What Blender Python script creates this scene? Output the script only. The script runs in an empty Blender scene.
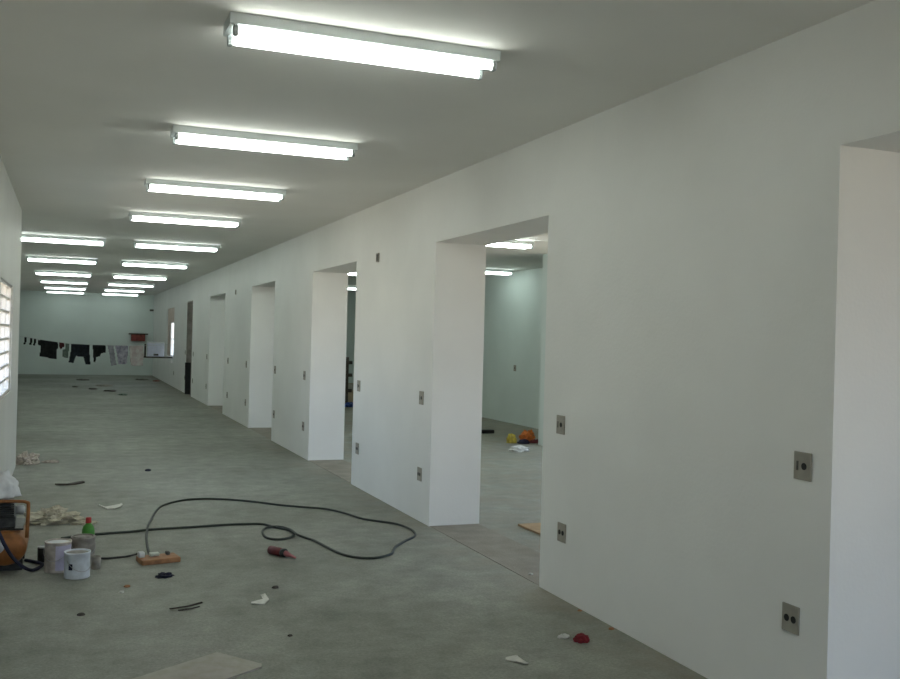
import bpy, bmesh, math, random
from mathutils import Vector, Matrix, noise

S = bpy.context.scene
COL = S.collection
PI = math.pi
EYE = 1.622          # camera height above the floor
CEIL = 3.012         # room height
WX = 2.94            # face of the long wall
WT = 0.475           # its thickness

# ------------------------------------------------------------------ materials
def mat(name, col, rough=0.6, var=0.0, scale=6.0, bump=0.0, bscale=40.0, metal=0.0, spec=0.3, col2=None):
    m = bpy.data.materials.new(name); m.use_nodes = True
    nt = m.node_tree; b = nt.nodes['Principled BSDF']
    b.inputs['Base Color'].default_value = (*col, 1)
    b.inputs['Roughness'].default_value = rough
    b.inputs['Metallic'].default_value = metal
    b.inputs['Specular IOR Level'].default_value = spec
    tc = nt.nodes.new('ShaderNodeTexCoord')
    if var > 0 or col2:
        n = nt.nodes.new('ShaderNodeTexNoise'); n.inputs['Scale'].default_value = scale
        n.inputs['Detail'].default_value = 6
        nt.links.new(tc.outputs['Object'], n.inputs['Vector'])
        r = nt.nodes.new('ShaderNodeValToRGB')
        c2 = col2 or tuple(min(1, c * (1 + var)) for c in col)
        c1 = col if col2 else tuple(c * (1 - var) for c in col)
        r.color_ramp.elements[0].position = .35; r.color_ramp.elements[1].position = .65
        r.color_ramp.elements[0].color = (*c1, 1); r.color_ramp.elements[1].color = (*c2, 1)
        nt.links.new(n.outputs['Fac'], r.inputs['Fac'])
        nt.links.new(r.outputs['Color'], b.inputs['Base Color'])
    if bump > 0:
        n2 = nt.nodes.new('ShaderNodeTexNoise'); n2.inputs['Scale'].default_value = bscale
        n2.inputs['Detail'].default_value = 4
        nt.links.new(tc.outputs['Object'], n2.inputs['Vector'])
        bp = nt.nodes.new('ShaderNodeBump'); bp.inputs['Strength'].default_value = bump
        bp.inputs['Distance'].default_value = .01
        nt.links.new(n2.outputs['Fac'], bp.inputs['Height'])
        nt.links.new(bp.outputs['Normal'], b.inputs['Normal'])
    return m

def emit(name, col, strength):
    m = bpy.data.materials.new(name); m.use_nodes = True
    nt = m.node_tree; b = nt.nodes['Principled BSDF']
    b.inputs['Base Color'].default_value = (.9, .9, .9, 1)
    b.inputs['Emission Color'].default_value = (*col, 1)
    b.inputs['Emission Strength'].default_value = strength
    return m

def floor_mat():
    m = bpy.data.materials.new('concrete_floor'); m.use_nodes = True
    nt = m.node_tree; b = nt.nodes['Principled BSDF']
    b.inputs['Roughness'].default_value = .62; b.inputs['Specular IOR Level'].default_value = .28
    tc = nt.nodes.new('ShaderNodeTexCoord')
    def nz(scale, detail, rough=.6):
        n = nt.nodes.new('ShaderNodeTexNoise'); n.inputs['Scale'].default_value = scale
        n.inputs['Detail'].default_value = detail; n.inputs['Roughness'].default_value = rough
        nt.links.new(tc.outputs['Object'], n.inputs['Vector']); return n
    def ramp(src, stops):
        r = nt.nodes.new('ShaderNodeValToRGB'); e = r.color_ramp.elements
        e[0].position, e[0].color = stops[0][0], (*stops[0][1], 1)
        e[1].position, e[1].color = stops[-1][0], (*stops[-1][1], 1)
        for p, c in stops[1:-1]:
            k = e.new(p); k.color = (*c, 1)
        nt.links.new(src, r.inputs['Fac']); return r
    def mix(mode, fac, a, c):
        x = nt.nodes.new('ShaderNodeMix'); x.data_type = 'RGBA'; x.blend_type = mode
        if isinstance(fac, float): x.inputs[0].default_value = fac
        else: nt.links.new(fac, x.inputs[0])
        nt.links.new(a, x.inputs[6])
        if isinstance(c, tuple): x.inputs[7].default_value = (*c, 1)
        else: nt.links.new(c, x.inputs[7])
        return x.outputs[2]
    big = ramp(nz(.55, 5).outputs['Fac'], [(.32, FLOOR_A), (.5, FLOOR_B), (.7, FLOOR_C)])
    mid = ramp(nz(4.5, 8, .7).outputs['Fac'], [(.3, (.66, .67, .66)), (.7, (1.3, 1.3, 1.29))])
    c = mix('MULTIPLY', .8, big.outputs['Color'], mid.outputs['Color'])
    fine = ramp(nz(60, 4, .8).outputs['Fac'], [(.3, (.6, .6, .6)), (.7, (1.36, 1.36, 1.34))])
    c = mix('MULTIPLY', .7, c, fine.outputs['Color'])
    # pale plaster drips and dust patches
    sp = ramp(nz(17, 3, .5).outputs['Fac'], [(.70, (0, 0, 0)), (.76, (1, 1, 1))])
    c = mix('MIX', mix('MULTIPLY', 1.0, sp.outputs['Color'], (.3, .3, .3)), c, (.36, .35, .32))
    # tan plaster dust swept against the long wall
    sx = nt.nodes.new('ShaderNodeSeparateXYZ'); nt.links.new(tc.outputs['Object'], sx.inputs[0])
    mr = nt.nodes.new('ShaderNodeMapRange'); mr.inputs[1].default_value = 2.45; mr.inputs[2].default_value = 2.95
    nt.links.new(sx.outputs['X'], mr.inputs[0])
    md = nt.nodes.new('ShaderNodeMath'); md.operation = 'MULTIPLY'
    nn = ramp(nz(2.3, 6, .7).outputs['Fac'], [(.35, (0, 0, 0)), (.62, (.62, .62, .62))])
    nt.links.new(mr.outputs[0], md.inputs[0]); nt.links.new(nn.outputs['Color'], md.inputs[1])
    c = mix('MIX', md.outputs[0], c, (.27, .235, .18))
    nt.links.new(c, b.inputs['Base Color'])
    bp = nt.nodes.new('ShaderNodeBump'); bp.inputs['Strength'].default_value = .35; bp.inputs['Distance'].default_value = .006
    nt.links.new(nz(35, 6, .7).outputs['Fac'], bp.inputs['Height']); nt.links.new(bp.outputs['Normal'], b.inputs['Normal'])
    return m

def glass_mat():
    m = bpy.data.materials.new('window_glass'); m.use_nodes = True
    nt = m.node_tree; nt.nodes.clear()
    o = nt.nodes.new('ShaderNodeOutputMaterial'); mx = nt.nodes.new('ShaderNodeMixShader')
    t = nt.nodes.new('ShaderNodeBsdfTransparent'); g = nt.nodes.new('ShaderNodeBsdfGlossy')
    t.inputs['Color'].default_value = (.94, .95, .95, 1); g.inputs['Roughness'].default_value = .03
    mx.inputs[0].default_value = .06
    nt.links.new(t.outputs[0], mx.inputs[1]); nt.links.new(g.outputs[0], mx.inputs[2]); nt.links.new(mx.outputs[0], o.inputs[0])
    return m

FLOOR_A, FLOOR_B, FLOOR_C = (.188, .197, .168), (.240, .250, .217), (.295, .303, .272)
TUBE_NEAR, TUBE_FAR, TUBE_END, TUBE_SIDE = 17.0, 20.0, 7.5, 38.0
M = dict(
    wall=mat('white_wall_paint', (.79, .795, .77), .55, .03, 1.2, .12, 55, spec=.25),
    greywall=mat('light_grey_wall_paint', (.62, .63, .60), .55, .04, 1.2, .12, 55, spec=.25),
    ceil=mat('white_ceiling_paint', (.84, .835, .80), .8, .03, .8, .06, 40, spec=.1),
    sidewall=mat('pale_green_white_wall_paint', (.70, .77, .74), .55, .03, 1.2, .1, 50, spec=.25),
    floor=floor_mat(), glass=glass_mat(),
    sill=mat('dusty_threshold', (.27, .25, .21), .9, .12, 5, .4, 60),
    enamel=mat('grey_white_enamel', (.60, .66, .66), .35, spec=.5),
    holder=mat('lamp_holder_plastic', (.42, .46, .47), .45, .2, 60),
    tube_warm=emit('lit_tube_neutral', (.96, 1.0, .92), TUBE_NEAR),
    tube_cool=emit('lit_tube_cool', (.90, 1.0, .94), TUBE_FAR), tube_dim=emit('lit_tube_dimmed', (.88, 1.0, .95), TUBE_END),  # last three far pairs set dimmer to keep the end wall from over-brightening
    tube_mid=emit('lit_tube_side_wall', (.86, 1.0, .93), 15.0),
    tube_side=emit('lit_tube_side_room', (.86, 1.0, .93), TUBE_SIDE),
    plate=mat('grey_beige_plastic', (.31, .295, .25), .5, .06, 30),
    hole=mat('dark_socket', (.012, .012, .012), .6),
    boxdark=mat('dark_junction', (.10, .095, .085), .8, .3, 40),
    frame=mat('window_frame_paint', (.62, .60, .57), .5),
    shutter=mat('pinkish_shutter_paint', (.58, .47, .40), .6, .08, 5),
    brown=mat('weathered_brown_wood', (.27, .245, .22), .7, .2, 8),
    darkwood=mat('dark_wood', (.055, .045, .035), .6, .3, 14),
    blackstuff=mat('black_plastic', (.012, .012, .013), .5, .3, 20),
    redwood=mat('red_brown_wood', (.24, .055, .045), .6, .3, 10),
    rope=mat('pale_cord', (.5, .5, .48), .8),
    cable=mat('dark_green_grey_cable', (.030, .038, .032), .5),
    orange=mat('orange_enamel', (.25, .10, .03), .45, .25, 14),
    dirtyblack=mat('greasy_black_metal', (.03, .032, .032), .45, .5, 25),
    palemetal=mat('pale_grey_metal', (.38, .40, .41), .4, .15, 20, metal=.3),
    whiteplastic=mat('white_plastic', (.62, .64, .65), .5, .06, 8),
    bluewhite=mat('bluish_white_board', (.60, .62, .72), .55, .06, 9),
    canwhite=mat('pale_blue_white_tin', (.52, .56, .60), .4, .14, 18),
    cantan=mat('tan_stained_tin', (.40, .36, .32), .5, .35, 12),
    cangrey=mat('grey_brown_tin', (.27, .25, .22), .5, .3, 16),
    lavender=mat('lavender_label', (.45, .43, .55), .5, .1, 20),
    paint=mat('dried_paint', (.20, .185, .16), .5, .35, 25),
    wire=mat('steel_wire', (.35, .35, .35), .35, metal=.9),
    green=mat('green_plastic', (.06, .24, .035), .4),
    red=mat('red_plastic', (.36, .03, .03), .45),
    bluelabel=mat('blue_grey_label', (.18, .22, .33), .5),
    rag=mat('cream_rag', (.46, .43, .34), .9, .18, 22, .4, 60),
    pinkrag=mat('pinkish_white_rag', (.50, .45, .40), .9, .2, 22, .4, 60),
    paper=mat('white_paper', (.60, .60, .56), .8, .08, 30),
    boardwood=mat('orange_brown_wood', (.30, .15, .07), .6, .25, 18),
    socketwhite=mat('dirty_white_plastic', (.50, .54, .47), .5, .1, 30),
    darkred=mat('dark_red_plastic', (.12, .022, .024), .5, .3, 25),
    pink=mat('pink_plastic', (.34, .12, .13), .5, .1, 30),
    blueblack=mat('blue_black_cloth', (.014, .016, .035), .8, .3, 30),
    redrag=mat('crimson_cloth', (.16, .013, .02), .85, .3, 30),
    cardboard=mat('dusty_pale_board', (.36, .345, .29), .85, .14, 14, .2, 60, col2=(.42, .40, .37)),
    plyface=mat('plywood_face', (.36, .24, .13), .7, .2, 6),
    darkscrap=mat('dark_scrap', (.06, .052, .045), .85, .4, 30),
    farscrap=mat('dusty_brown_scrap', (.12, .11, .095), .85, .35, 14),
    cloth_black=mat('black_cotton', (.012, .013, .013), .95, .5, 12),
    cloth_dark=mat('blue_black_denim', (.017, .02, .026), .95, .4, 12),
    cloth_maroon=mat('maroon_cotton', (.07, .018, .02), .95, .3, 12),
    cloth_olive=mat('grey_green_cotton', (.14, .18, .15), .95, .3, 12),
    cloth_grey=mat('pale_grey_cotton', (.33, .33, .36), .95, .2, 10),
    cloth_lilac=mat('lilac_print_cotton', (.55, .53, .60), .95, scale=9, col2=(.22, .21, .27)),
    cloth_pink=mat('pink_print_cotton', (.60, .59, .56), .95, scale=7, col2=(.47, .37, .37)),
    yellow=mat('yellow_plastic', (.42, .33, .05), .5, .35, 14),
    orangebag=mat('orange_plastic_film', (.55, .16, .03), .5, .3, 14),
    blue=mat('blue_plastic', (.03, .06, .20), .5, .3, 14),
    box=mat('tan_cardboard', (.40, .32, .22), .85, .1, 8),
)

# ------------------------------------------------------------------ helpers
def obj(name, bm, m, parent=None, smooth=False, loc=(0, 0, 0), rz=0.0):
    me = bpy.data.meshes.new(name)
    bmesh.ops.recalc_face_normals(bm, faces=bm.faces)
    bm.to_mesh(me); bm.free()
    me.materials.append(m)
    if smooth:
        for p in me.polygons: p.use_smooth = True
    o = bpy.data.objects.new(name, me); COL.objects.link(o)
    o.location = loc; o.rotation_euler = (0, 0, rz)
    if parent: o.parent = parent
    return o

def tag(o, label, cat, group=None, kind=None):
    o['label'] = label; o['category'] = cat
    if group: o['group'] = group
    if kind: o['kind'] = kind
    return o

def thing(name, label, cat, loc=(0, 0, 0), rz=0.0, group=None):
    o = bpy.data.objects.new(name, None); COL.objects.link(o)
    o.location = loc; o.rotation_euler = (0, 0, rz); o.empty_display_size = .1
    return tag(o, label, cat, group)

def struct(name, bm, m, parent=None):
    o = obj(name, bm, m, parent); o['kind'] = 'structure'; return o

def dup(root, loc, label, group=None, rz=None):
    r = root.copy(); COL.objects.link(r); r.location = loc
    if rz is not None: r.rotation_euler = (0, 0, rz)
    r['label'] = label
    if group: r['group'] = group
    for ch in list(root.children):
        c = ch.copy(); COL.objects.link(c); c.parent = r
        for g in list(ch.children):
            d = g.copy(); COL.objects.link(d); d.parent = c
    return r

def box(bm, x0, x1, y0, y1, z0, z1, bev=0.0):
    r = bmesh.ops.create_cube(bm, size=1)
    vs = r['verts']
    for v in vs:
        v.co = Vector((x0 + (v.co.x + .5) * (x1 - x0), y0 + (v.co.y + .5) * (y1 - y0), z0 + (v.co.z + .5) * (z1 - z0)))
    if bev > 0:
        es = list({e for v in vs for e in v.link_edges})
        bmesh.ops.bevel(bm, geom=es, offset=bev, segments=2, affect='EDGES', profile=.5)
    return bm

def B(*a, bev=0.0):
    return box(bmesh.new(), *a, bev=bev)

def tube(bm, pts, rad, seg=10, closed_ends=True):
    pts = [Vector(p) for p in pts]
    rings = []
    prev_n = None
    for i, p in enumerate(pts):
        a = pts[max(i - 1, 0)]; b = pts[min(i + 1, len(pts) - 1)]
        t = (b - a).normalized()
        ref = Vector((0, 0, 1)) if abs(t.z) < .9 else Vector((1, 0, 0))
        n = t.cross(ref).normalized() if prev_n is None else (prev_n - t * prev_n.dot(t)).normalized()
        prev_n = n; u = t.cross(n)
        r = rad[i] if isinstance(rad, (list, tuple)) else rad
        rings.append([bm.verts.new(p + (n * math.cos(2 * PI * k / seg) + u * math.sin(2 * PI * k / seg)) * r) for k in range(seg)])
    for a, b in zip(rings, rings[1:]):
        for k in range(seg):
            bm.faces.new((a[k], a[(k + 1) % seg], b[(k + 1) % seg], b[k]))
    if closed_ends:
        bm.faces.new(rings[0][::-1]); bm.faces.new(rings[-1])
    return bm

def lathe(bm, prof, seg=28, axis='Z', org=(0, 0, 0)):
    org = Vector(org); rings = []
    for r, h in prof:
        ring = []
        for k in range(seg):
            c, s = math.cos(2 * PI * k / seg) * r, math.sin(2 * PI * k / seg) * r
            v = {'Z': (c, s, h), 'Y': (c, h, s), 'X': (h, c, s)}[axis]
            ring.append(bm.verts.new(org + Vector(v)))
        rings.append(ring)
    for a, b in zip(rings, rings[1:]):
        for k in range(seg):
            bm.faces.new((a[k], a[(k + 1) % seg], b[(k + 1) % seg], b[k]))
    bm.faces.new(rings[0][::-1]); bm.faces.new(rings[-1])
    return bm

def spline(pts, n=8, closed=False):
    out = []
    P = [Vector(p) for p in pts]
    for i in range(len(P) - 1):
        p0, p1, p2, p3 = P[max(i - 1, 0)], P[i], P[i + 1], P[min(i + 2, len(P) - 1)]
        for k in range(n):
            t = k / n
            out.append(.5 * ((2 * p1) + (p2 - p0) * t + (2 * p0 - 5 * p1 + 4 * p2 - p3) * t * t + (3 * p1 - p0 - 3 * p2 + p3) * t ** 3))
    out.append(P[-1]); return out

def lump(rx, ry, rz, seed, rough=.35, freq=2.2, sub=4, flat=True):
    """a crumpled lump resting on z = 0"""
    bm = bmesh.new(); bmesh.ops.create_icosphere(bm, subdivisions=sub, radius=1)
    off = Vector((seed * 7.13, seed * 3.7, seed * 1.9))
    for v in bm.verts:
        d = v.co.normalized()
        k = 1 + rough * (noise.noise(d * freq + off) + .6 * noise.noise(d * freq * 2.7 + off) + .5 * abs(noise.noise(d * freq * 5.5 + off)))
        v.co = Vector((d.x * rx * k, d.y * ry * k, d.z * rz * k))
        if flat: v.co.z = max(v.co.z + rz * .35, 0.0)
    if flat:
        zm = min(v.co.z for v in bm.verts)
        for v in bm.verts: v.co.z -= zm
    return bm

def scrap(pts, th, seed=0, curl=0.0):
    """a thin scrap cut from an outline, lying on z = 0"""
    bm = bmesh.new()
    cx = sum(p[0] for p in pts) / len(pts); cy = sum(p[1] for p in pts) / len(pts)
    lo, hi = [], []
    for i, (x, y) in enumerate(pts):
        c = curl * (.5 + .5 * math.sin(seed + i * 2.1))
        lo.append(bm.verts.new((x - cx, y - cy, c))); hi.append(bm.verts.new((x - cx, y - cy, c + th)))
    bm.faces.new(lo[::-1]); bm.faces.new(hi)
    n = len(pts)
    for i in range(n): bm.faces.new((lo[i], lo[(i + 1) % n], hi[(i + 1) % n], hi[i]))
    zm = min(v.co.z for v in bm.verts)
    for v in bm.verts: v.co.z -= zm
    bmesh.ops.triangulate(bm, faces=[f for f in bm.faces if len(f.verts) > 4])
    return bm, (cx, cy, 0)

def wall_grid(us, zs, holes, to3, depth):
    """solid wall over the (u, z) grid minus holes; to3(u, w, z) with w in {0, depth}"""
    bm = bmesh.new(); cache = {}
    us = sorted(us); zs = sorted(zs)
    def V(i, j, w):
        if (i, j, w) not in cache: cache[(i, j, w)] = bm.verts.new(to3(us[i], w * depth, zs[j]))
        return cache[(i, j, w)]
    def solid(i, j):
        if not (0 <= i < len(us) - 1 and 0 <= j < len(zs) - 1): return False
        u, z = (us[i] + us[i + 1]) / 2, (zs[j] + zs[j + 1]) / 2
        return not any(a < u < b and c < z < d for a, b, c, d in holes)
    for i in range(len(us) - 1):
        for j in range(len(zs) - 1):
            if not solid(i, j): continue
            for w in (0, 1): bm.faces.new((V(i, j, w), V(i + 1, j, w), V(i + 1, j + 1, w), V(i, j + 1, w)))
            if not solid(i - 1, j): bm.faces.new((V(i, j, 0), V(i, j + 1, 0), V(i, j + 1, 1), V(i, j, 1)))
            if not solid(i + 1, j): bm.faces.new((V(i + 1, j, 0), V(i + 1, j + 1, 0), V(i + 1, j + 1, 1), V(i + 1, j, 1)))
            if not solid(i, j - 1): bm.faces.new((V(i, j, 0), V(i + 1, j, 0), V(i + 1, j, 1), V(i, j, 1)))
            if not solid(i, j + 1): bm.faces.new((V(i, j + 1, 0), V(i + 1, j + 1, 0), V(i + 1, j + 1, 1), V(i, j + 1, 1)))
    return bm

def make_wall(name, m, u0, u1, holes, to3, depth):
    us = {u0, u1}; zs = {0.0, CEIL}
    for a, b, c, d in holes: us |= {a, b}; zs |= {c, d}
    return struct(name, wall_grid(us, zs, holes, to3, depth), m)

# ------------------------------------------------------------------ setting
Y0, YE = -4.2, 37.8
XL, XF = -.55, -1.75          # near and far stretches of the opposite wall
XS = 8.2                      # outer wall of the side rooms
YS = 28.6                     # the side rooms end here; beyond it the long wall is an outside wall
def slab(z0, z1):
    pl = [(-2.1, Y0 - .3), (8.6, Y0 - .3), (8.6, YS + .25), (WX + WT, YS + .25), (WX + WT, YE + .3), (-2.1, YE + .3)]
    bm = bmesh.new(); lo = [bm.verts.new((x, y, z0)) for x, y in pl]; hi = [bm.verts.new((x, y, z1)) for x, y in pl]
    bm.faces.new(lo[::-1]); bm.faces.new(hi)
    for i in range(6): bm.faces.new((lo[i], lo[(i + 1) % 6], hi[(i + 1) % 6], hi[i]))
    return bm
struct('floor', slab(-.15, 0), M['floor'])
struct('ceiling', slab(CEIL, CEIL + .15), M['ceil'])
struct('wall_side_end', B(WX + WT, XS, YS, YS + .25, 0, CEIL), M['sidewall'])
HEAD = 2.467
DOORS = [(.9, 3.11), (5.71, 7.82), (10.3, 12.36), (14.84, 16.88), (19.94, 22.17), (25.45, 26.6)]
WIN1 = (30.15, 32.4, .885, 2.40)
holes = [(a, b, 0, HEAD) for a, b in DOORS] + [WIN1]
make_wall('wall_right', M['wall'], Y0, YE, holes, lambda u, w, z: (WX + w, u, z), WT)
WIN2 = (9.0, 10.95, .98, 2.06)
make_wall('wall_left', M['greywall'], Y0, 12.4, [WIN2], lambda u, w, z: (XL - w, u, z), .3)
struct('wall_left_return', B(-2.0, XL - .3, 12.1, 12.4, 0, CEIL), M['wall'])
struct('wall_left_rear', B(XF - .25, XF, 12.4, YE, 0, CEIL), M['wall'])
struct('wall_end', B(XF - .25, WX + WT, YE, YE + .25, 0, CEIL), M['sidewall'])
WIN3 = (-2.6, 1.3, .9, 2.45)
WIN5 = (3.2, 7.4, .9, 2.5)
WIN6 = (8.4, 12.4, .9, 2.5)
make_wall('wall_side', M['sidewall'], Y0, YS + .25, [WIN3, WIN5, WIN6], lambda u, w, z: (XS + w, u, z), .2)
struct('wall_side_pier', B(6.93, XS, 13.45, 13.62, 0, CEIL), M['sidewall'])
WIN4 = (-.4, 2.6, .5, 2.45)
make_wall('wall_back', M['wall'], -.85, XS + .2, [WIN4], lambda u, w, z: (u, Y0 - w, z), .25)

def window(name, to3, rect, depth, nu, nz, fw=.04, head=None):
    """frame with muntins and a pane, built in the (u, z) plane at the given recess"""
    a, b, c, d = rect
    bm = bmesh.new()
    def bar(u0, u1, z0, z1, w0=-.03, w1=.03):
        p, q = Vector(to3(u0, depth + w0, z0)), Vector(to3(u1, depth + w1, z1))
        box(bm, min(p.x, q.x), max(p.x, q.x), min(p.y, q.y), max(p.y, q.y), z0, z1)
    bar(a, a + fw, c, d); bar(b - fw, b, c, d); bar(a + fw, b - fw, c, c + fw); bar(a + fw, b - fw, d - fw, d)
    for i in range(1, nu):
        u = a + (b - a) * i / nu; bar(u - .014, u + .014, c + fw, d - fw, -.02, .02)
    for j in range(1, nz):
        z = c + (d - c) * j / nz; bar(a + fw, b - fw, z - .011, z + .011, -.018, .018)
    w = struct(name, bm, M['frame'])
    g = bmesh.new(); p, q = Vector(to3(a, depth - .003, c)), Vector(to3(b, depth + .003, d))
    box(g, min(p.x, q.x), max(p.x, q.x), min(p.y, q.y), max(p.y, q.y), c, d)
    struct('pane', g, M['glass'], w)
    return w
w1 = window('window_1', lambda u, w, z: (WX + w, u, z), (WIN1[0], 31.25, WIN1[2] + .012, 1.96), .05, 1, 2, .03)
struct('shutter_panel', B(WX + .03, WX + .06, 31.25, WIN1[1], WIN1[2], WIN1[3]), M['shutter'], w1)
struct('transom_panel', B(WX + .03, WX + .06, WIN1[0], 31.25, 1.96, WIN1[3]), M['shutter'], w1)
window('window_2', lambda u, w, z: (XL - w, u, z), WIN2, .05, 3, 8, .025)
for n_, r_ in (('window_3', WIN3), ('window_5', WIN5), ('window_6', WIN6)): window(n_, lambda u, w, z: (XS + w, u, z), r_, .1, 4, 3)
window('window_4', lambda u, w, z: (u, Y0 - w, z), WIN4, .1, 4, 3)
for i, (a, b) in enumerate(DOORS[:5]):
    struct('trim_%d' % (i + 1), B(WX + .01, WX + WT - .01, a, b, 0, .0025), M['sill'])
# door lining of the last doorway
d1 = bmesh.new(); a, b = DOORS[5]
box(d1, WX - .012, WX + WT + .012, a, a + .03, 0, HEAD); box(d1, WX - .012, WX + WT + .012, b - .03, b, 0, HEAD)
box(d1, WX - .012, WX + WT + .012, a + .03, b - .03, HEAD - .03, HEAD)
struct('door_1', d1, M['brown'])

# ------------------------------------------------------------------ ceiling lights
ORD = ['first', 'second', 'third', 'fourth', 'fifth', 'sixth', 'seventh', 'eighth', 'ninth', 'tenth']
def make_light(tm, label, group, loc):
    t = thing('ceiling_light', label, 'ceiling light', loc, 0, group)
    h = bmesh.new()                                   # folded sheet batten, origin at the ceiling
    prof = [(-.106, 0), (-.104, -.046), (-.100, -.050), (.100, -.050), (.104, -.046), (.106, 0)]
    L = .638
    va = [h.verts.new((-L, y, z)) for y, z in prof]; vb = [h.verts.new((L, y, z)) for y, z in prof]
    for i in range(len(prof)):
        j = (i + 1) % len(prof); h.faces.new((va[i], va[j], vb[j], vb[i]))
    h.faces.new(va); h.faces.new(vb[::-1])
    obj('housing', h, M['enamel'], t)
    for s in (-1, 1):
        b_ = bmesh.new()
        lathe(b_, [(.012, -.60), (.0185, -.592), (.0185, .592), (.012, .60)], 14, 'X', (0, s * .082, -.071))
        obj('tube', b_, tm, t, True)
    for sx in (-1, 1):
        for s in (-1, 1):
            q = bmesh.new()
            x0, x1 = sorted((sx * .600, sx * .622))
            box(q, x0, x1, s * .082 - .017, s * .082 + .017, -.096, -.049, .006)
            lathe(q, [(.021, x0 + .002), (.021, x1 - .002)], 14, 'X', (0, s * .082, -.071))
            obj('lamp_holder', q, M['holder'], t)
    return t
near_y = [4.315, 6.77, 9.21, 11.78]
far_y = [15.50, 20.0, 24.8, 29.0, 33.1, 36.7]
lw = make_light(M['tube_warm'], 'largest twin-tube ceiling light, closest to the long wall\'s first doorway', 'corridor ceiling lights', (1.25, near_y[0], CEIL))
for i, y in enumerate(near_y[1:]):
    dup(lw, (1.25, y, CEIL), '%s twin-tube ceiling light in the single file down the corridor' % ORD[i + 1])
gw, ga = 'far room ceiling lights by the long wall', 'far room ceiling lights away from the long wall'
for m_, ks in (('tube_cool', (0, 1, 2)), ('tube_dim', (3, 4, 5))):
    lc = None
    for k in ks:
        p1, p2 = (1.52 + .03 * k, far_y[k], CEIL), (-.16, far_y[k], CEIL)
        l1 = '%s ceiling light of the far double rows, in the row beside the long wall' % ORD[k]
        l2 = '%s ceiling light of the far double rows, in the row away from the long wall' % ORD[k]
        if lc is None: lc = make_light(M[m_], l1, gw, p1)
        else: dup(lc, p1, l1, gw)
        dup(lc, p2, l2, ga)
side = [((5.30, 12.05), 'brighter ceiling light seen through the first full doorway'),
        ((7.38, 17.1), 'smaller ceiling light seen beneath another through the first full doorway'),
        ((5.30, 19.4), 'upper ceiling light glimpsed through the second doorway'),
        ((7.28, 25.4), 'lower ceiling light glimpsed through the second doorway')]
sg = 'side room ceiling lights'
la = make_light(M['tube_side'], side[0][1], sg, (*side[0][0], CEIL)); dup(la, (*side[2][0], CEIL), side[2][1])
lb_ = make_light(M['tube_mid'], side[1][1], sg, (*side[1][0], CEIL)); dup(lb_, (*side[3][0], CEIL), side[3][1])

# ------------------------------------------------------------------ outlets on the long wall
def make_outlet(label, loc, holes_, grp='grey wall outlets', rz=0.0):
    t = thing('outlet', label, 'wall outlet', loc, rz, grp)
    cp = obj('cover_plate', B(-.009, 0, -.052, .052, -.060, .060, bev=.003), M['plate'], t)
    for (y, z) in holes_:
        k = bmesh.new()
        lathe(k, [(.0155, -.0105), (.0155, -.004)], 16, 'X', (0, y, z))
        obj('socket', k, M['hole'], cp)
    return t
UP, LO = 1.098, .418
o1 = make_outlet('grey outlet plate with one hole, at waist height beside the cut-off doorway', (WX, 3.275, UP + .022), [(-.012, .0)])
k = bmesh.new(); box(k, -.0115, -.004, .022, .032, -.02, .02); obj('switch_rocker', k, M['boxdark'], o1.children[0])
o2 = make_outlet('grey outlet plate with two round holes, low beside the cut-off doorway', (WX, 3.325, LO + .035), [(-.021, 0), (.021, 0)])
flank = [(5.46, 'before the first full doorway'), (8.08, 'just past the first full doorway'), (10.08, 'before the second full doorway'),
         (12.68, 'just past the second full doorway'), (14.66, 'before the third full doorway'), (17.22, 'just past the third full doorway'),
         (19.35, 'before the fourth full doorway'), (22.5, 'just past the fourth full doorway'), (25.1, 'before the brown-lined doorway'),
         (26.9, 'just past the brown-lined doorway'), (29.85, 'before the far window')]
for i, (y, w) in enumerate(flank):
    dup(o1 if i else o1, (WX, y, UP), 'small grey outlet plate at waist height %s' % w)
    dup(o2, (WX, y - (.05 if i == 0 else 0), LO), 'small grey outlet plate low on the wall %s' % w)
so = make_outlet('small outlet plate on the side room wall, seen through the first full doorway', (XS, 17.2, UP), [(0, 0)], None)

def jbox(label, y, z):
    t = thing('junction_box', label, 'junction box', (WX, y, z), 0, 'open junction boxes high on the wall')
    b_ = bmesh.new()
    for a in ((-.04, .04, -.045, -.035), (-.04, .04, .035, .045), (-.04, -.03, -.035, .035), (.03, .04, -.035, .035)):
        box(b_, -.012, 0, a[0], a[1], a[2], a[3])
    obj('rim', b_, M['plate'], t)
    obj('back_plate', B(-.005, 0, -.03, .03, -.035, .035), M['boxdark'], t)
    return t
jbox('small dark junction box high on the wall, between first and second doorways', 9.5, 2.45)
jbox('small dark junction box high on the wall, between third and fourth doorways', 18.6, 2.43)
tag(obj('bracket', B(-.07, .07, -.06, 0, -.035, .035, bev=.01), M['boxdark'], loc=(2.86, YE, 2.45)), 'tiny dark fitting high on the end wall, near its corner', 'bracket')

# ------------------------------------------------------------------ far end: clothes line, shelf, boxes
YC = 30.0
def zc_line(x):                                       # height of the sagging line
    pts = [(-1.75, 1.44), (-1.17, 1.39), (-.8, 1.325), (-.3, 1.262), (0, 1.222), (.57, 1.205), (1.0, 1.20), (1.6, 1.20), (2.1, 1.215), (2.94, 1.27)]
    for (a, za), (b, zb) in zip(pts, pts[1:]):
        if a <= x <= b: return za + (zb - za) * (x - a) / (b - a)
    return pts[-1][1]
bm = tube(bmesh.new(), [(XF + (WX - XF) * i / 60, YC, zc_line(XF + (WX - XF) * i / 60) + .004) for i in range(61)], .0045, 6)
tag(obj('clothes_line', bm, M['rope']), 'thin line strung across the far room with clothes on it', 'clothes line')

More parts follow.
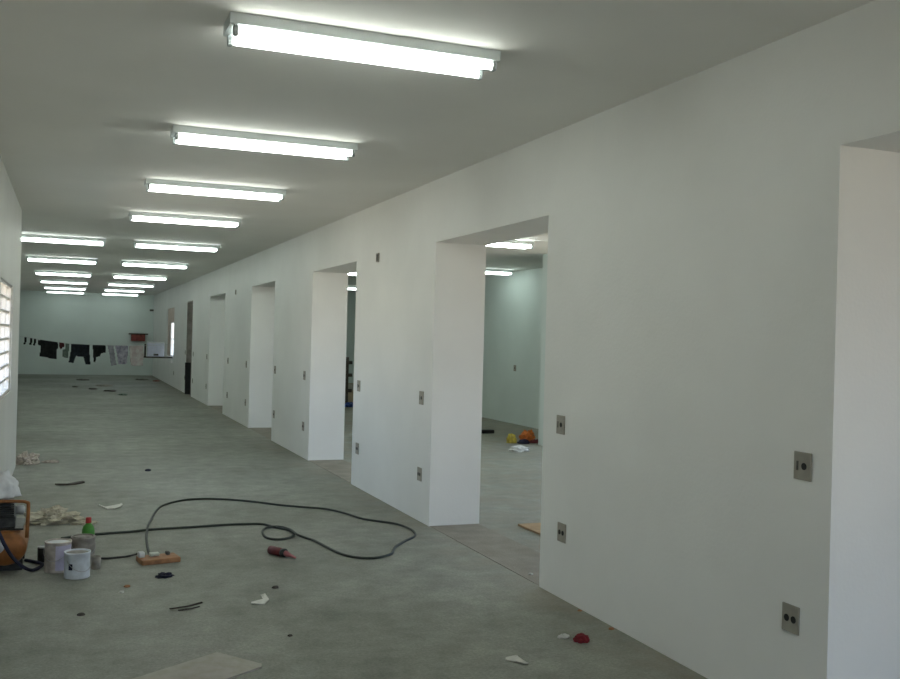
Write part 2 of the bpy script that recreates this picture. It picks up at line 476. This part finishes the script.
def inside(p, poly):
    c = False; n = len(poly)
    for i in range(n):
        (x1, y1), (x2, y2) = poly[i], poly[(i + 1) % n]
        if (y1 > p[1]) != (y2 > p[1]) and p[0] < (x2 - x1) * (p[1] - y1) / (y2 - y1) + x1: c = not c
    return c
def cloth(name, poly, m, label, cat, seed, group=None):
    """a garment folded over the line; poly is (x, drop below the line)"""
    xs = [p[0] for p in poly]; ds = [p[1] for p in poly]
    x0, x1, d1_ = min(xs), max(xs), max(ds)
    step = .018
    nx, nd = max(3, int((x1 - x0) / step)), max(3, int(d1_ / step))
    bm = bmesh.new(); cache = {}
    def V(i, j):
        if (i, j) not in cache:
            x = x0 + (x1 - x0) * i / nx; d = d1_ * j / nd
            fold = .022 * (d / d1_) * math.sin(x * 21 + seed) + .012 * math.sin(d * 14 + seed * 2 + x * 6)
            cache[(i, j)] = bm.verts.new((x - (x0 + x1) / 2, fold * min(1, d / .08), zc_line(x) + .008 - d - zc_line((x0 + x1) / 2)))
        return cache[(i, j)]
    for i in range(nx):
        for j in range(nd):
            p = (x0 + (x1 - x0) * (i + .5) / nx, d1_ * (j + .5) / nd)
            if inside(p, poly): bm.faces.new((V(i, j), V(i + 1, j), V(i + 1, j + 1), V(i, j + 1)))
    bmesh.ops.smooth_vert(bm, verts=[v for v in bm.verts if v.is_boundary], factor=.4, use_axis_x=True, use_axis_z=True)
    bmesh.ops.solidify(bm, geom=bm.faces[:], thickness=.012)
    o = obj(name, bm, m, None, True, ((x0 + x1) / 2, YC, zc_line((x0 + x1) / 2)))
    return tag(o, label, cat, group)
for k, (x, h, lb) in enumerate([(-1.16, .22, 'small dark sock hung at the outer end of the clothes line'), (-1.01, .2, 'small dark sock hung second from the outer end of the line'),
                                (-.91, .2, 'dark sock hung on the line next to the black shirt')]):
    cloth('sock', [(x - .03, 0), (x + .035, 0), (x + .03, h * .6), (x + .0, h), (x - .05, h), (x - .045, h * .75), (x - .02, h * .6)], M['cloth_black'], lb, 'sock', k + 1, 'socks on the line')
cloth('shirt', [(-.83, .02), (-.74, 0), (-.3, 0), (-.285, .1), (-.29, .19), (-.31, .16), (-.33, .5), (-.77, .48), (-.76, .16), (-.82, .17)], M['cloth_black'], 'wide black shirt hanging on the clothes line', 'shirt', 1.3)
cloth('cloth', [(-.265, 0), (-.13, 0), (-.12, .1), (-.17, .14), (-.22, .2), (-.265, .1)], M['cloth_maroon'], 'small maroon cloth hanging beside the black shirt', 'cloth', 2.2)
cloth('shorts', [(-.10, 0), (.0, 0), (.01, .05), (-.01, .42), (-.10, .42), (-.17, .4), (-.165, .2), (-.10, .16)], M['cloth_olive'], 'grey-green shorts hanging between black shirt and dark trousers', 'shorts', 3.1)
cloth('trousers', [(.05, 0), (.56, 0), (.56, .15), (.60, .58), (.46, .58), (.40, .37), (.20, .35), (.13, .56), (.0, .54), (.06, .15)], M['cloth_dark'], 'dark short trousers with spread legs on the line', 'trousers', 4.4)
cloth('shirt', [(.64, 0), (1.0, 0), (1.01, .22), (.88, .24), (.86, .33), (.76, .36), (.73, .52), (.68, .5), (.66, .3)], M['cloth_black'], 'small black top hanging between trousers and grey cloth', 'shirt', 5.7)
cloth('towel', [(1.05, 0), (1.22, 0), (1.27, .3), (1.32, .58), (1.16, .6), (1.12, .3)], M['cloth_grey'], 'pale grey cloth hanging between black top and lilac shirt', 'towel', 6.6)
cloth('shirt', [(1.25, 0), (1.62, 0), (1.63, .2), (1.6, .54), (1.36, .55), (1.32, .25)], M['cloth_lilac'], 'pale lilac patterned shirt hanging on the line', 'shirt', 7.9)
cloth('dress', [(1.66, 0), (2.05, 0), (2.08, .3), (2.06, .6), (1.72, .59), (1.68, .3)], M['cloth_pink'], 'pale pink-spotted garment hanging last before the dark shelf', 'dress', 8.2)

sh = thing('plank_shelf', 'dark shelf board standing out from the far window sill', 'shelf', (2.5, 30.4, .87))
obj('board', B(-.45, .44, -.14, .14, -.02, .02), M['darkwood'], sh)
obj('bracket', B(.40, .44, -.10, -.06, -.16, -.02), M['wall'], sh)
obj('bracket', B(.40, .44, .06, .10, -.16, -.02), M['wall'], sh)
obj('post', B(-.39, -.34, -.12, -.06, .02, .40), M['darkwood'], sh)
wb = thing('storage_box', 'bluish white box standing on the dark shelf by the window', 'box', (2.44, 30.4, .892))
obj('body', B(-.24, .24, -.11, .11, 0, .40, bev=.01), M['bluewhite'], wb)
obj('lid', B(-.25, .25, -.12, .12, .40, .435, bev=.008), M['whiteplastic'], wb)
obj('handle', B(-.06, .08, -.122, -.108, .03, .085, bev=.004), M['boxdark'], wb)
rb = thing('mounted_box', 'red-brown wooden box with dark lid mounted on the end wall', 'box', (2.40, YE, 1.30))
obj('body', B(-.26, .24, -.16, 0, -.02, .22), M['redwood'], rb)
obj('lid', B(-.34, .34, -.2, 0, .22, .27), M['darkwood'], rb)
lp = bmesh.new(); box(lp, -.03, .30, -.02, .02, 0, .84, bev=.008)
for v in lp.verts: v.co.y += .12 * v.co.z / .84
tag(obj('leaning_panel', lp, M['blackstuff'], None, False, (WX - .02, 26.36, 0)), 'black panel standing in the brown-lined doorway at the far end', 'panel')

# ------------------------------------------------------------------ cables
fl = lambda x, y, z=.011: (x, y, z)
C1 = [(-.02, 8.02), (.1, 8.09), (0.243, 8.12), (0.356, 8.143), (0.494, 8.157), (0.644, 8.206), (0.852, 8.226), (1.055, 8.24), (1.231, 8.263), (1.431, 8.258), (1.57, 8.223), (1.642, 8.071), (1.717, 7.943), (1.75, 7.787), (1.682, 7.621), (1.575, 7.57), (1.499, 7.669), (1.512, 7.889), (1.586, 8.041), (1.686, 8.038), (1.736, 7.874), (1.748, 7.664), (1.8, 7.571), (1.842, 7.442), (1.896, 7.06), (1.943, 6.892), (2.002, 6.805), (2.081, 6.761), (2.167, 6.768), (2.28, 6.852), (2.331, 6.961), (2.398, 7.089), (2.531, 7.263), (2.648, 7.391), (2.707, 7.521), (2.728, 7.709), (2.679, 7.965), (2.478, 8.233), (2.394, 8.528), (2.283, 8.791), (2.099, 8.944), (1.913, 9.098), (1.765, 9.275), (1.614, 9.426), (1.453, 9.539), (1.282, 9.614), (1.11, 9.606), (0.984, 9.512), (0.874, 9.369), (0.802, 9.196), (0.738, 8.902), (0.69, 8.597), (0.642, 8.279), (0.607, 7.958), (0.592, 7.694), (.582, 7.42), (.58, 7.28), (.579, 7.187)]
R = .0095
def zof(i):                                           # lift where the cable crosses itself
    z = R
    if 47 <= i: pass
    if i in (17, 18, 19): z += .006
    if i in (20, 21): z += .012
    if i in (51, 52, 53): z += {51: .008, 52: .02, 53: .008}[i]
    if i == len(C1) - 2: z = .012
    if i == len(C1) - 1: z = .018
    return z
bm = tube(bmesh.new(), spline([(x, y, zof(i)) for i, (x, y) in enumerate(C1)], 5), R, 8)
tag(obj('power_cable', bm, M['cable'], None, True), 'long dark power cable looping across the bare floor', 'cable')
C2 = [(.235, 7.262), (0.29, 7.245), (0.33, 7.252), (0.39, 7.262), (0.43, 7.275), (.462, 7.25), (.487, 7.17)]
bm = tube(bmesh.new(), spline([(x, y, .008 if i < 5 else (.02 if i == 5 else .045)) for i, (x, y) in enumerate(C2)], 5), .0075, 8)
tag(obj('short_cable', bm, M['dirtyblack'], None, True), 'short black lead between the paint tins and wooden socket board', 'cable')

# socket board
t = thing('socket_board', 'orange-brown wooden board with white sockets, at the end of the cable', 'extension board', (.625, 7.09, 0), .19)
obj('board', B(-.135, .135, -.085, .085, 0, .035, bev=.005), M['boardwood'], t)
for x, y, w in ((-.02, .035, .032), (.075, .035, .012)):
    s_ = obj('socket', B(x - w, x + w, y - .022, y + .022, .035, .058, bev=.004), M['socketwhite'] if w > .02 else M['boxdark'], t)
pl = bmesh.new(); box(pl, -.135, -.093, .0, .05, .035, .075, .008)
obj('plug', pl, M['whiteplastic'], t)

# paint tins
def tin(label, loc, rz, body, top, r=.082, h=.19, group='paint tins on the floor', lid=False):
    t = thing('paint_tin', label, 'paint tin', loc, rz, group)
    b_ = bmesh.new()
    lathe(b_, [(r * .98, 0), (r, .004), (r * .985, .012), (r * .985, h - .014), (r * 1.02, h - .010), (r * 1.02, h), (r * .93, h), (r * .90, h - .012)], 32)
    body_ = obj('body', b_, M[body], t, True)
    l_ = bmesh.new()
    if lid: lathe(l_, [(r * .90, h - .011), (r * .90, h + .004), (r * .84, h + .004), (r * .80, h - .004), (.01, h - .002)], 32)
    else: lathe(l_, [(r * .895, h - .0115), (r * .88, h - .009), (.02, h - .007)], 32)
    obj('lid' if lid else 'paint', l_, M[top], t)
    pts = [(r * 1.01 * math.cos(a), -r * .35 - .03 * math.sin(a) * 0 - .055 * math.sin(a), h - .045 - .075 * math.sin(a)) for a in [PI * i / 14 for i in range(15)]]
    pts = [(x, y if 0 < i < 14 else -r * .25, z) for i, (x, y, z) in enumerate(pts)]
    hb = tube(bmesh.new(), [(x, -math.sqrt(max(0, (r * 1.035) ** 2 - x * x)) - .002, z) for x, y, z in pts], .002, 6)
    obj('bail_handle', hb, M['wire'], body_, True)
    return t
t1 = tin('white paint tin standing in front of the other tins', (.085, 6.79, 0), .5, 'canwhite', 'paint', h=.168)
sp = bmesh.new()
for a0, z0, z1 in ((-2.75, .06, .10),):
    vs = []
    for k in range(6):
        a = a0 + .32 * k / 5
        vs.append([sp.verts.new((.0843 * math.cos(a), .0843 * math.sin(a), z)) for z in (z0, z1)])
    for p, q in zip(vs, vs[1:]): sp.faces.new((p[0], q[0], q[1], p[1]))
obj('paint_drip', sp, M['blueblack'], t1.children[0])
t2 = tin('tan-stained paint tin with pale rim, behind the white tin', (-.035, 7.0, 0), -.4, 'cantan', 'whiteplastic', .085, .2)
lb = bmesh.new(); vs = []
for k in range(13):
    a = -1.35 + 1.5 * k / 12
    vs.append([lb.verts.new((.0852 * math.cos(a), .0852 * math.sin(a), z)) for z in (.015, .18)])
for p, q in zip(vs, vs[1:]): lb.faces.new((p[0], q[0], q[1], p[1]))
obj('label', lb, M['lavender'], t2.children[0])
t3 = tin('grey-brown paint tin with a dusty lid, beside the green bottle', (.125, 7.19, 0), .2, 'cangrey', 'paint', .08, .185, lid=True)
t = thing('tin_can', 'small blackened can behind the tan-stained paint tin', 'can', (-.13, 7.30, 0))
obj('body', lathe(bmesh.new(), [(.038, 0), (.04, .004), (.04, .10), (.036, .104), (.034, .098)], 24), M['dirtyblack'], t, True)
obj('rim', lathe(bmesh.new(), [(.0405, .098), (.0405, .106), (.036, .106), (.036, .103)], 24), M['palemetal'], t)
t = thing('cup', 'dull grey plastic cup beside the white paint tin', 'cup', (.205, 6.98, 0))
obj('body', lathe(bmesh.new(), [(.028, 0), (.036, .085), (.033, .085), (.026, .01)], 24), M['cangrey'], t, True)

# bottle
t = thing('bottle', 'green plastic bottle with a red cap behind the paint tins', 'bottle', (.165, 7.55, 0))
obj('body', lathe(bmesh.new(), [(.036, 0), (.042, .006), (.043, .075), (.044, .08), (.045, .13), (.043, .16), (.036, .185), (.022, .2), (.017, .206), (.017, .218)], 28), M['green'], t, True)
obj('label', lathe(bmesh.new(), [(.0425, .008), (.0438, .074), (.0425, .076)], 28), M['bluelabel'], t, True)
obj('cap', lathe(bmesh.new(), [(.02, .21), (.0205, .213), (.0195, .247), (.016, .25)], 20), M['red'], t, True)

# compressor
t = thing('air_compressor', 'orange air compressor with black pump by the left edge of the floor', 'compressor', (-.365, 7.26, 0))
t.scale = (1, 1, .86); t['label'] = 'orange air compressor with greasy black pump beside the paint tins'
tk = bmesh.new(); r_ = .135; cz = .185
prof = [(.01, -.29)] + [(r_ * math.sin(a), -.29 + .07 * (1 - math.cos(a))) for a in [PI / 2 * i / 6 for i in range(1, 7)]] + [(r_, .20)] + [(r_ * math.cos(a), .20 + .07 * math.sin(a)) for a in [PI / 2 * i / 6 for i in range(1, 6)]] + [(.01, .27)]
tank = obj('tank', lathe(tk, prof, 32, 'Y', (0, 0, cz)), M['orange'], t, True)
for y in (-.17, .17):
    f = bmesh.new(); box(f, -.11, .11, y - .02, y + .02, 0, .09, .006); obj('foot', f, M['dirtyblack'], tank)
obj('deck', B(-.11, .11, -.2, .2, .315, .33), M['dirtyblack'], t)
mo = bmesh.new(); lathe(mo, [(.03, -.02), (.075, -.01), (.08, .01), (.08, .13), (.07, .15), (.03, .155)], 24, 'Y', (-.03, 0, .41))
obj('motor', mo, M['dirtyblack'], t, True)
pu = bmesh.new()
box(pu, -.085, .06, -.2, -.05, .33, .42, .012)
for k in range(6): box(pu, -.075, .05, -.19, -.06, .425 + k * .017, .434 + k * .017, .003)
box(pu, -.05, .03, -.165, -.085, .42, .525, .004); box(pu, -.07, .045, -.185, -.065, .525, .545, .006)
pump = obj('pump', pu, M['dirtyblack'], t)
af = bmesh.new(); lathe(af, [(.02, 0), (.034, .004), (.036, .05), (.02, .06)], 20, 'X', (.055, -.125, .46))
obj('air_filter', af, M['palemetal'], pump, True)
hd = [(-.13, -.215, .26), (-.135, -.215, .5), (-.10, -.215, .545), (.06, -.215, .545), (.125, -.215, .535), (.138, -.215, .50), (.132, -.215, .26)]
obj('handle', tube(bmesh.new(), spline(hd, 5), .0125, 10), M['orange'], t, True)
hs = [(-.06, -.24, .36), (-.035, -.30, .33), (0, -.335, .25), (.05, -.345, .15), (.11, -.33, .07), (.165, -.28, .02), (.21, -.2, .013), (.23, -.1, .013), (.19, -.02, .013), (.12, .06, .013)]
obj('hose', tube(bmesh.new(), spline(hs, 6), .0125, 10), M['blueblack'], t, True)
gl = bmesh.new(); lathe(gl, [(.006, -.335), (.04, -.325), (.06, -.285), (.065, -.268)], 24, 'Y', (-.055, 0, .215))
obj('gauge_plate', gl, M['palemetal'], tank, True)
bag = lump(.085, .085, .115, 5, .28, 1.6)
for v in bag.verts: v.co.x *= 1.1 - 1.1 * max(0, v.co.z - .1)
tag(obj('plastic_bag', bag, M['whiteplastic'], None, True, (-.39, 7.14, .489)), 'crumpled white plastic bag sitting on top of the compressor', 'bag')

# rags, scraps and debris on the corridor floor
def rag(name, label, cat, loc, r, m, seed, rz=0, **k):
    return tag(obj(name, lump(*r, seed, **k), M[m], None, False, loc, rz), label, cat)
rag('rag', 'heap of crumpled cream rag behind the paint tins', 'rag', (-.10, 8.78, 0), (.19, .12, .075), 'rag', 3, 0, rough=.6, freq=2.6)
rag('rag', 'thin cream rag strip trailing toward the green bottle', 'rag', (.15, 8.62, 0), (.09, .03, .02), 'rag', 6, .1, rough=.5)
rag('rag', 'crumpled pinkish white rag where the corridor widens', 'rag', (-.43, 12.68, 0), (.13, .12, .09), 'pinkrag', 9, 0, rough=.5)
rag('rag', 'flat pinkish rag end lying beside the crumpled one', 'rag', (-.17, 12.72, 0), (.08, .04, .02), 'pinkrag', 11, 0, rough=.5)
rag('rag', 'crimson crumpled rag lying near the long wall', 'rag', (2.635, 4.60, 0), (.042, .04, .028), 'redrag', 13, 0, rough=.22)
rag('paper_scrap', 'small white scrap tucked against the crimson rag', 'scrap', (2.575, 4.69, 0), (.035, .022, .012), 'paper', 14, .3)
rag('rag', 'small blue-black lump in front of the socket board', 'rag', (.625, 6.63, 0), (.05, .035, .018), 'blueblack', 15, .2, rough=.5)
def lay(name, label, cat, pts, th, m, curl=0, seed=0, z=0):
    bm, c = scrap(pts, th, seed, curl)
    return tag(obj(name, bm, M[m], None, False, (c[0], c[1], z)), label, cat)
lay('plastic_strip', 'curved white shred lying beyond the cable', 'scrap', [(.285, 9.50), (.335, 9.39), (.40, 9.33), (.455, 9.38), (.49, 9.53), (.505, 9.50), (.475, 9.33), (.42, 9.27), (.36, 9.29), (.32, 9.36)], .006, 'paper', .012, 1)
lay('wood_splinter', 'dark flat splinter on the floor beyond the rag heap', 'splinter', [(-.10, 10.83), (.02, 10.86), (.17, 11.0), (.19, 10.90), (.1, 10.84), (.03, 10.80), (-.09, 10.79)], .014, 'darkscrap', .01, 2)
lay('paper_scrap', 'small white angled scrap in the middle of the bare floor', 'scrap', [(1.055, 5.80), (1.13, 5.79), (1.17, 5.84), (1.175, 6.0), (1.145, 6.0), (1.135, 5.86), (1.06, 5.83)], .004, 'paper', .014, 3)
lay('paper_scrap', 'folded white scrap near the frame bottom by the long wall', 'scrap', [(2.12, 4.47), (2.18, 4.475), (2.18, 4.455), (2.135, 4.44), (2.19, 4.35), (2.16, 4.34), (2.105, 4.44)], .004, 'paper', .01, 4)
A = Vector((.736, 4.965)); e1 = Vector((-.254, -.161)).normalized(); e2 = Vector((.180, -.236)).normalized()
q = [A, A + e1 * .62, A + e1 * .62 + e2 * .30, A + e2 * .28, A + e2 * .25 + e1 * .0]
cb, c = scrap([(v.x, v.y) for v in (A, A + e1 * .62, A + e1 * .62 + e2 * .33, A + e2 * .33 + e1 * .03, A + e2 * .30)], .008)
tag(obj('cardboard_sheet', cb, M['cardboard'], None, False, (c[0], c[1], 0)), 'pale dusty board lying flat at the bottom of the picture', 'board')
lay('twig', 'thin dark twig on the floor before the blue-black lump', 'twig', [(.585, 5.845), (.68, 5.862), (.78, 5.93), (.785, 5.922), (.69, 5.85), (.59, 5.832)], .006, 'darkscrap', .004, 5)
lay('twig', 'shorter dark twig lying beside the thin one', 'twig', [(.63, 5.80), (.70, 5.815), (.76, 5.85), (.755, 5.84), (.70, 5.80), (.635, 5.79)], .005, 'darkscrap', .003, 6)
for (x, y, r0, m, lb) in [(1.268, 6.149, .022, 'darkscrap', 'tiny dark crumb between the dark red tube and the white scrap'), (1.148, 5.142, .014, 'darkscrap', 'tiny dark crumb nearest the pale flat board'),
                          (.38, 6.428, .02, 'boardwood', 'tiny brown crumb in front of the paint tins'), (4.06, 6.16, .03, 'paper', 'tiny white crumb in the side room, inside the first full doorway'),
                          (3.02, 6.0, .018, 'paper', 'tiny white crumb on the first doorway threshold'), (.10, 5.86, .022, 'darkscrap', 'tiny dark crumb close to the left end of the floor'), (.34, 6.30, .016, 'paper', 'tiny pale crumb in front of the paint tins'),
                          (2.915, 5.12, .014, 'boardwood', 'tiny orange-brown crumb at the foot of the long wall, before the first doorway'), (2.905, 4.74, .017, 'boardwood', 'orange-brown crumb at the wall foot level with the crimson rag'),
                          (.895, 11.75, .035, 'blueblack', 'small dark crumb on the floor beyond the cable loop')]:
    rag('crumb', lb.replace('left end of the floor', 'compressor on the bare floor'), 'crumb', (x, y, .006 if 2.95 < x < 3.4 else 0), (r0, r0 * .8, r0 * .5), m, x * 9 + y, 0, sub=2)
for (x, y, rx, m, lb) in [(.46, 33.7, .34, 'farscrap', 'dark scrap farthest back, below the trousers'), (1.06, 27.6, .30, 'farscrap', 'dark brown scrap on the far floor below the lilac shirt'),
                          (.19, 29.5, .13, 'farscrap', 'small dark lump on the far floor below the trousers'), (.65, 28.5, .2, 'farscrap', 'dark flake between other scraps on the far floor'),
                          (1.3, 25.9, .2, 'cloth_olive', 'greenish scrap first among the scraps on the far floor'), (1.0, 30.2, .45, 'sill', 'tan sheet of scrap on the far floor'),
                          (2.35, 34.2, .4, 'farscrap', 'dark pile at the foot of the far corner'), (2.72, 33.3, .2, 'redwood', 'reddish lump by the wall in the far corner')]:
    rag('scrap', lb, 'scrap', (x, y, 0), (rx * .5, rx * .7, .025), m, x + y * 2, 0, rough=.5, sub=3)

# dark red tube with pink nozzle
t = thing('glue_tube', 'dark red tube with a pink end lying on the bare floor', 'tube', (1.425, 7.13, .031), math.atan2(-.225, .13))
obj('body', lathe(bmesh.new(), [(.022, 0), (.031, .006), (.031, .13), (.029, .135)], 20, 'X'), M['darkred'], t, True)
obj('collar', lathe(bmesh.new(), [(.0305, .135), (.0305, .165), (.02, .17)], 20, 'X'), M['dirtyblack'], t, True)
nz_ = lathe(bmesh.new(), [(.02, .168), (.021, .19), (.014, .215), (.008, .275), (.006, .28)], 16, 'X')
for v in nz_.verts: v.co.z -= .03 * max(0, (v.co.x - .168)) / .11 * .55
obj('nozzle', nz_, M['pink'], t, True)

# things in the side room
tag(obj('plywood_sheet', B(0, 1.2, -1.4, 0, 0, .016), M['plyface'], None, False, (3.72, 7.66, 0)), 'plywood sheet flat on the floor inside the first full doorway', 'board')
tag(obj('dark_plank', B(-.7, .16, -.07, .07, 0, .06, bev=.01), M['blackstuff'], None, False, (6.83, 15.5, 0)), 'black plank end on the side room floor, seen past the doorway', 'plank')
rag('plastic_bag', 'yellow crumpled bag on the side room floor', 'bag', (6.62, 13.95, 0), (.075, .07, .10), 'yellow', 21)
rag('plastic_bag', 'orange crumpled bag beside the yellow one in the side room', 'bag', (6.98, 14.12, 0), (.125, .10, .12), 'orangebag', 22, 0, rough=.45)
rag('rag', 'dark crumpled rag between yellow and orange bags', 'rag', (6.77, 13.82, 0), (.09, .07, .05), 'blueblack', 23)
rag('rag', 'brownish rag at the foot of the orange bag', 'rag', (7.0, 13.88, 0), (.08, .06, .04), 'darkred', 24)
rag('rag', 'white crumpled cloth before the yellow bag in the side room', 'rag', (6.22, 12.85, 0), (.13, .085, .055), 'paper', 25, 0, rough=.5)
tp = thing('timber_prop', 'dark wooden prop with knots glimpsed through the second doorway', 'prop', (6.18, 22.3, 0))
obj('post', B(-.045, .045, -.045, .045, 0, 1.15, bev=.006), M['darkwood'], tp)
for z in (1.02, .72, .35): obj('cross_block', B(-.05, .13, -.06, .06, z - .04, z + .04, bev=.006), M['darkwood'], tp)
rag('plastic_bag', 'blue crumpled bag at the foot of the wooden prop', 'bag', (6.16, 21.75, 0), (.16, .13, .075), 'blue', 31)
bx = thing('cardboard_box', 'tan cardboard box behind the blue bag, second doorway', 'box', (6.55, 23.5, 0))
obj('body', B(-.2, .2, -.2, .2, 0, .46), M['box'], bx)
obj('flap', B(-.2, .2, -.21, -.2, .30, .46), M['cardboard'], bx)

# ------------------------------------------------------------------ daylight
w = bpy.data.worlds.new('daylight'); S.world = w; w.use_nodes = True
nt = w.node_tree; bg = nt.nodes['Background']
tc = nt.nodes.new('ShaderNodeTexCoord'); sx = nt.nodes.new('ShaderNodeSeparateXYZ'); rp = nt.nodes.new('ShaderNodeValToRGB')
nt.links.new(tc.outputs['Generated'], sx.inputs[0])
mp = nt.nodes.new('ShaderNodeMapRange'); mp.inputs[1].default_value = -1; mp.inputs[2].default_value = 1
nt.links.new(sx.outputs['Z'], mp.inputs[0]); nt.links.new(mp.outputs[0], rp.inputs['Fac'])
e = rp.color_ramp.elements                            # sunlit earth below, pale haze at the horizon, blue sky above
e[0].position, e[0].color = .40, (.62, .52, .40, 1); e[1].position, e[1].color = .62, (.55, .72, 1.0, 1)
k = e.new(.49); k.color = (.85, .78, .68, 1); k = e.new(.515); k.color = (.9, .93, 1.0, 1)
nt.links.new(rp.outputs['Color'], bg.inputs['Color'])
bg.inputs['Strength'].default_value = 8.0
def portal(name, loc, rot, sx, sy):
    l = bpy.data.lights.new(name, 'AREA'); l.shape = 'RECTANGLE'; l.size = sx; l.size_y = sy
    l.cycles.is_portal = True
    o = bpy.data.objects.new(name, l); COL.objects.link(o); o.location = loc; o.rotation_euler = rot
for nm, r, pos, rot in (('window_light_far', WIN1, (WX + WT + .02, None), (0, PI / 2, 0)), ('window_light_corridor', WIN2, (XL - .32, None), (0, -PI / 2, 0)),
                        ('window_light_side', WIN3, (XS + .22, None), (0, PI / 2, 0)), ('window_light_side', WIN5, (XS + .22, None), (0, PI / 2, 0)), ('window_light_side', WIN6, (XS + .22, None), (0, PI / 2, 0))):
    portal(nm, (pos[0], (r[0] + r[1]) / 2, (r[2] + r[3]) / 2), rot, r[3] - r[2], r[1] - r[0])
portal('window_light_back', ((WIN4[0] + WIN4[1]) / 2, Y0 - .27, (WIN4[2] + WIN4[3]) / 2), (PI / 2, 0, PI), WIN4[1] - WIN4[0], WIN4[3] - WIN4[2])

# ------------------------------------------------------------------ camera
cam = bpy.data.cameras.new('camera'); co = bpy.data.objects.new('camera', cam); COL.objects.link(co)
cam.sensor_width = 36; cam.lens = 962.7 / 900 * 36; cam.clip_start = .05; cam.clip_end = 200
yaw, pitch, roll = .376647, .000448, .025578
f = Vector((math.sin(yaw) * math.cos(pitch), math.cos(yaw) * math.cos(pitch), math.sin(pitch)))
r = Vector((math.cos(yaw), -math.sin(yaw), 0)); u = r.cross(f)
r2 = r * math.cos(roll) + u * math.sin(roll); u2 = -r * math.sin(roll) + u * math.cos(roll)
mw = Matrix.Identity(4)
for i in range(3):
    mw[i][0] = r2[i]; mw[i][1] = u2[i]; mw[i][2] = -f[i]
mw.translation = Vector((0, 0, EYE)); co.matrix_world = mw
S.camera = co
S.view_settings.view_transform = 'Standard'; S.view_settings.look = 'None'
S.view_settings.gamma = 1; S.view_settings.use_curve_mapping = False
S.view_settings.exposure = 0.0
S.cycles.max_bounces = 10; S.cycles.diffuse_bounces = 6
S.cycles.use_denoising = True
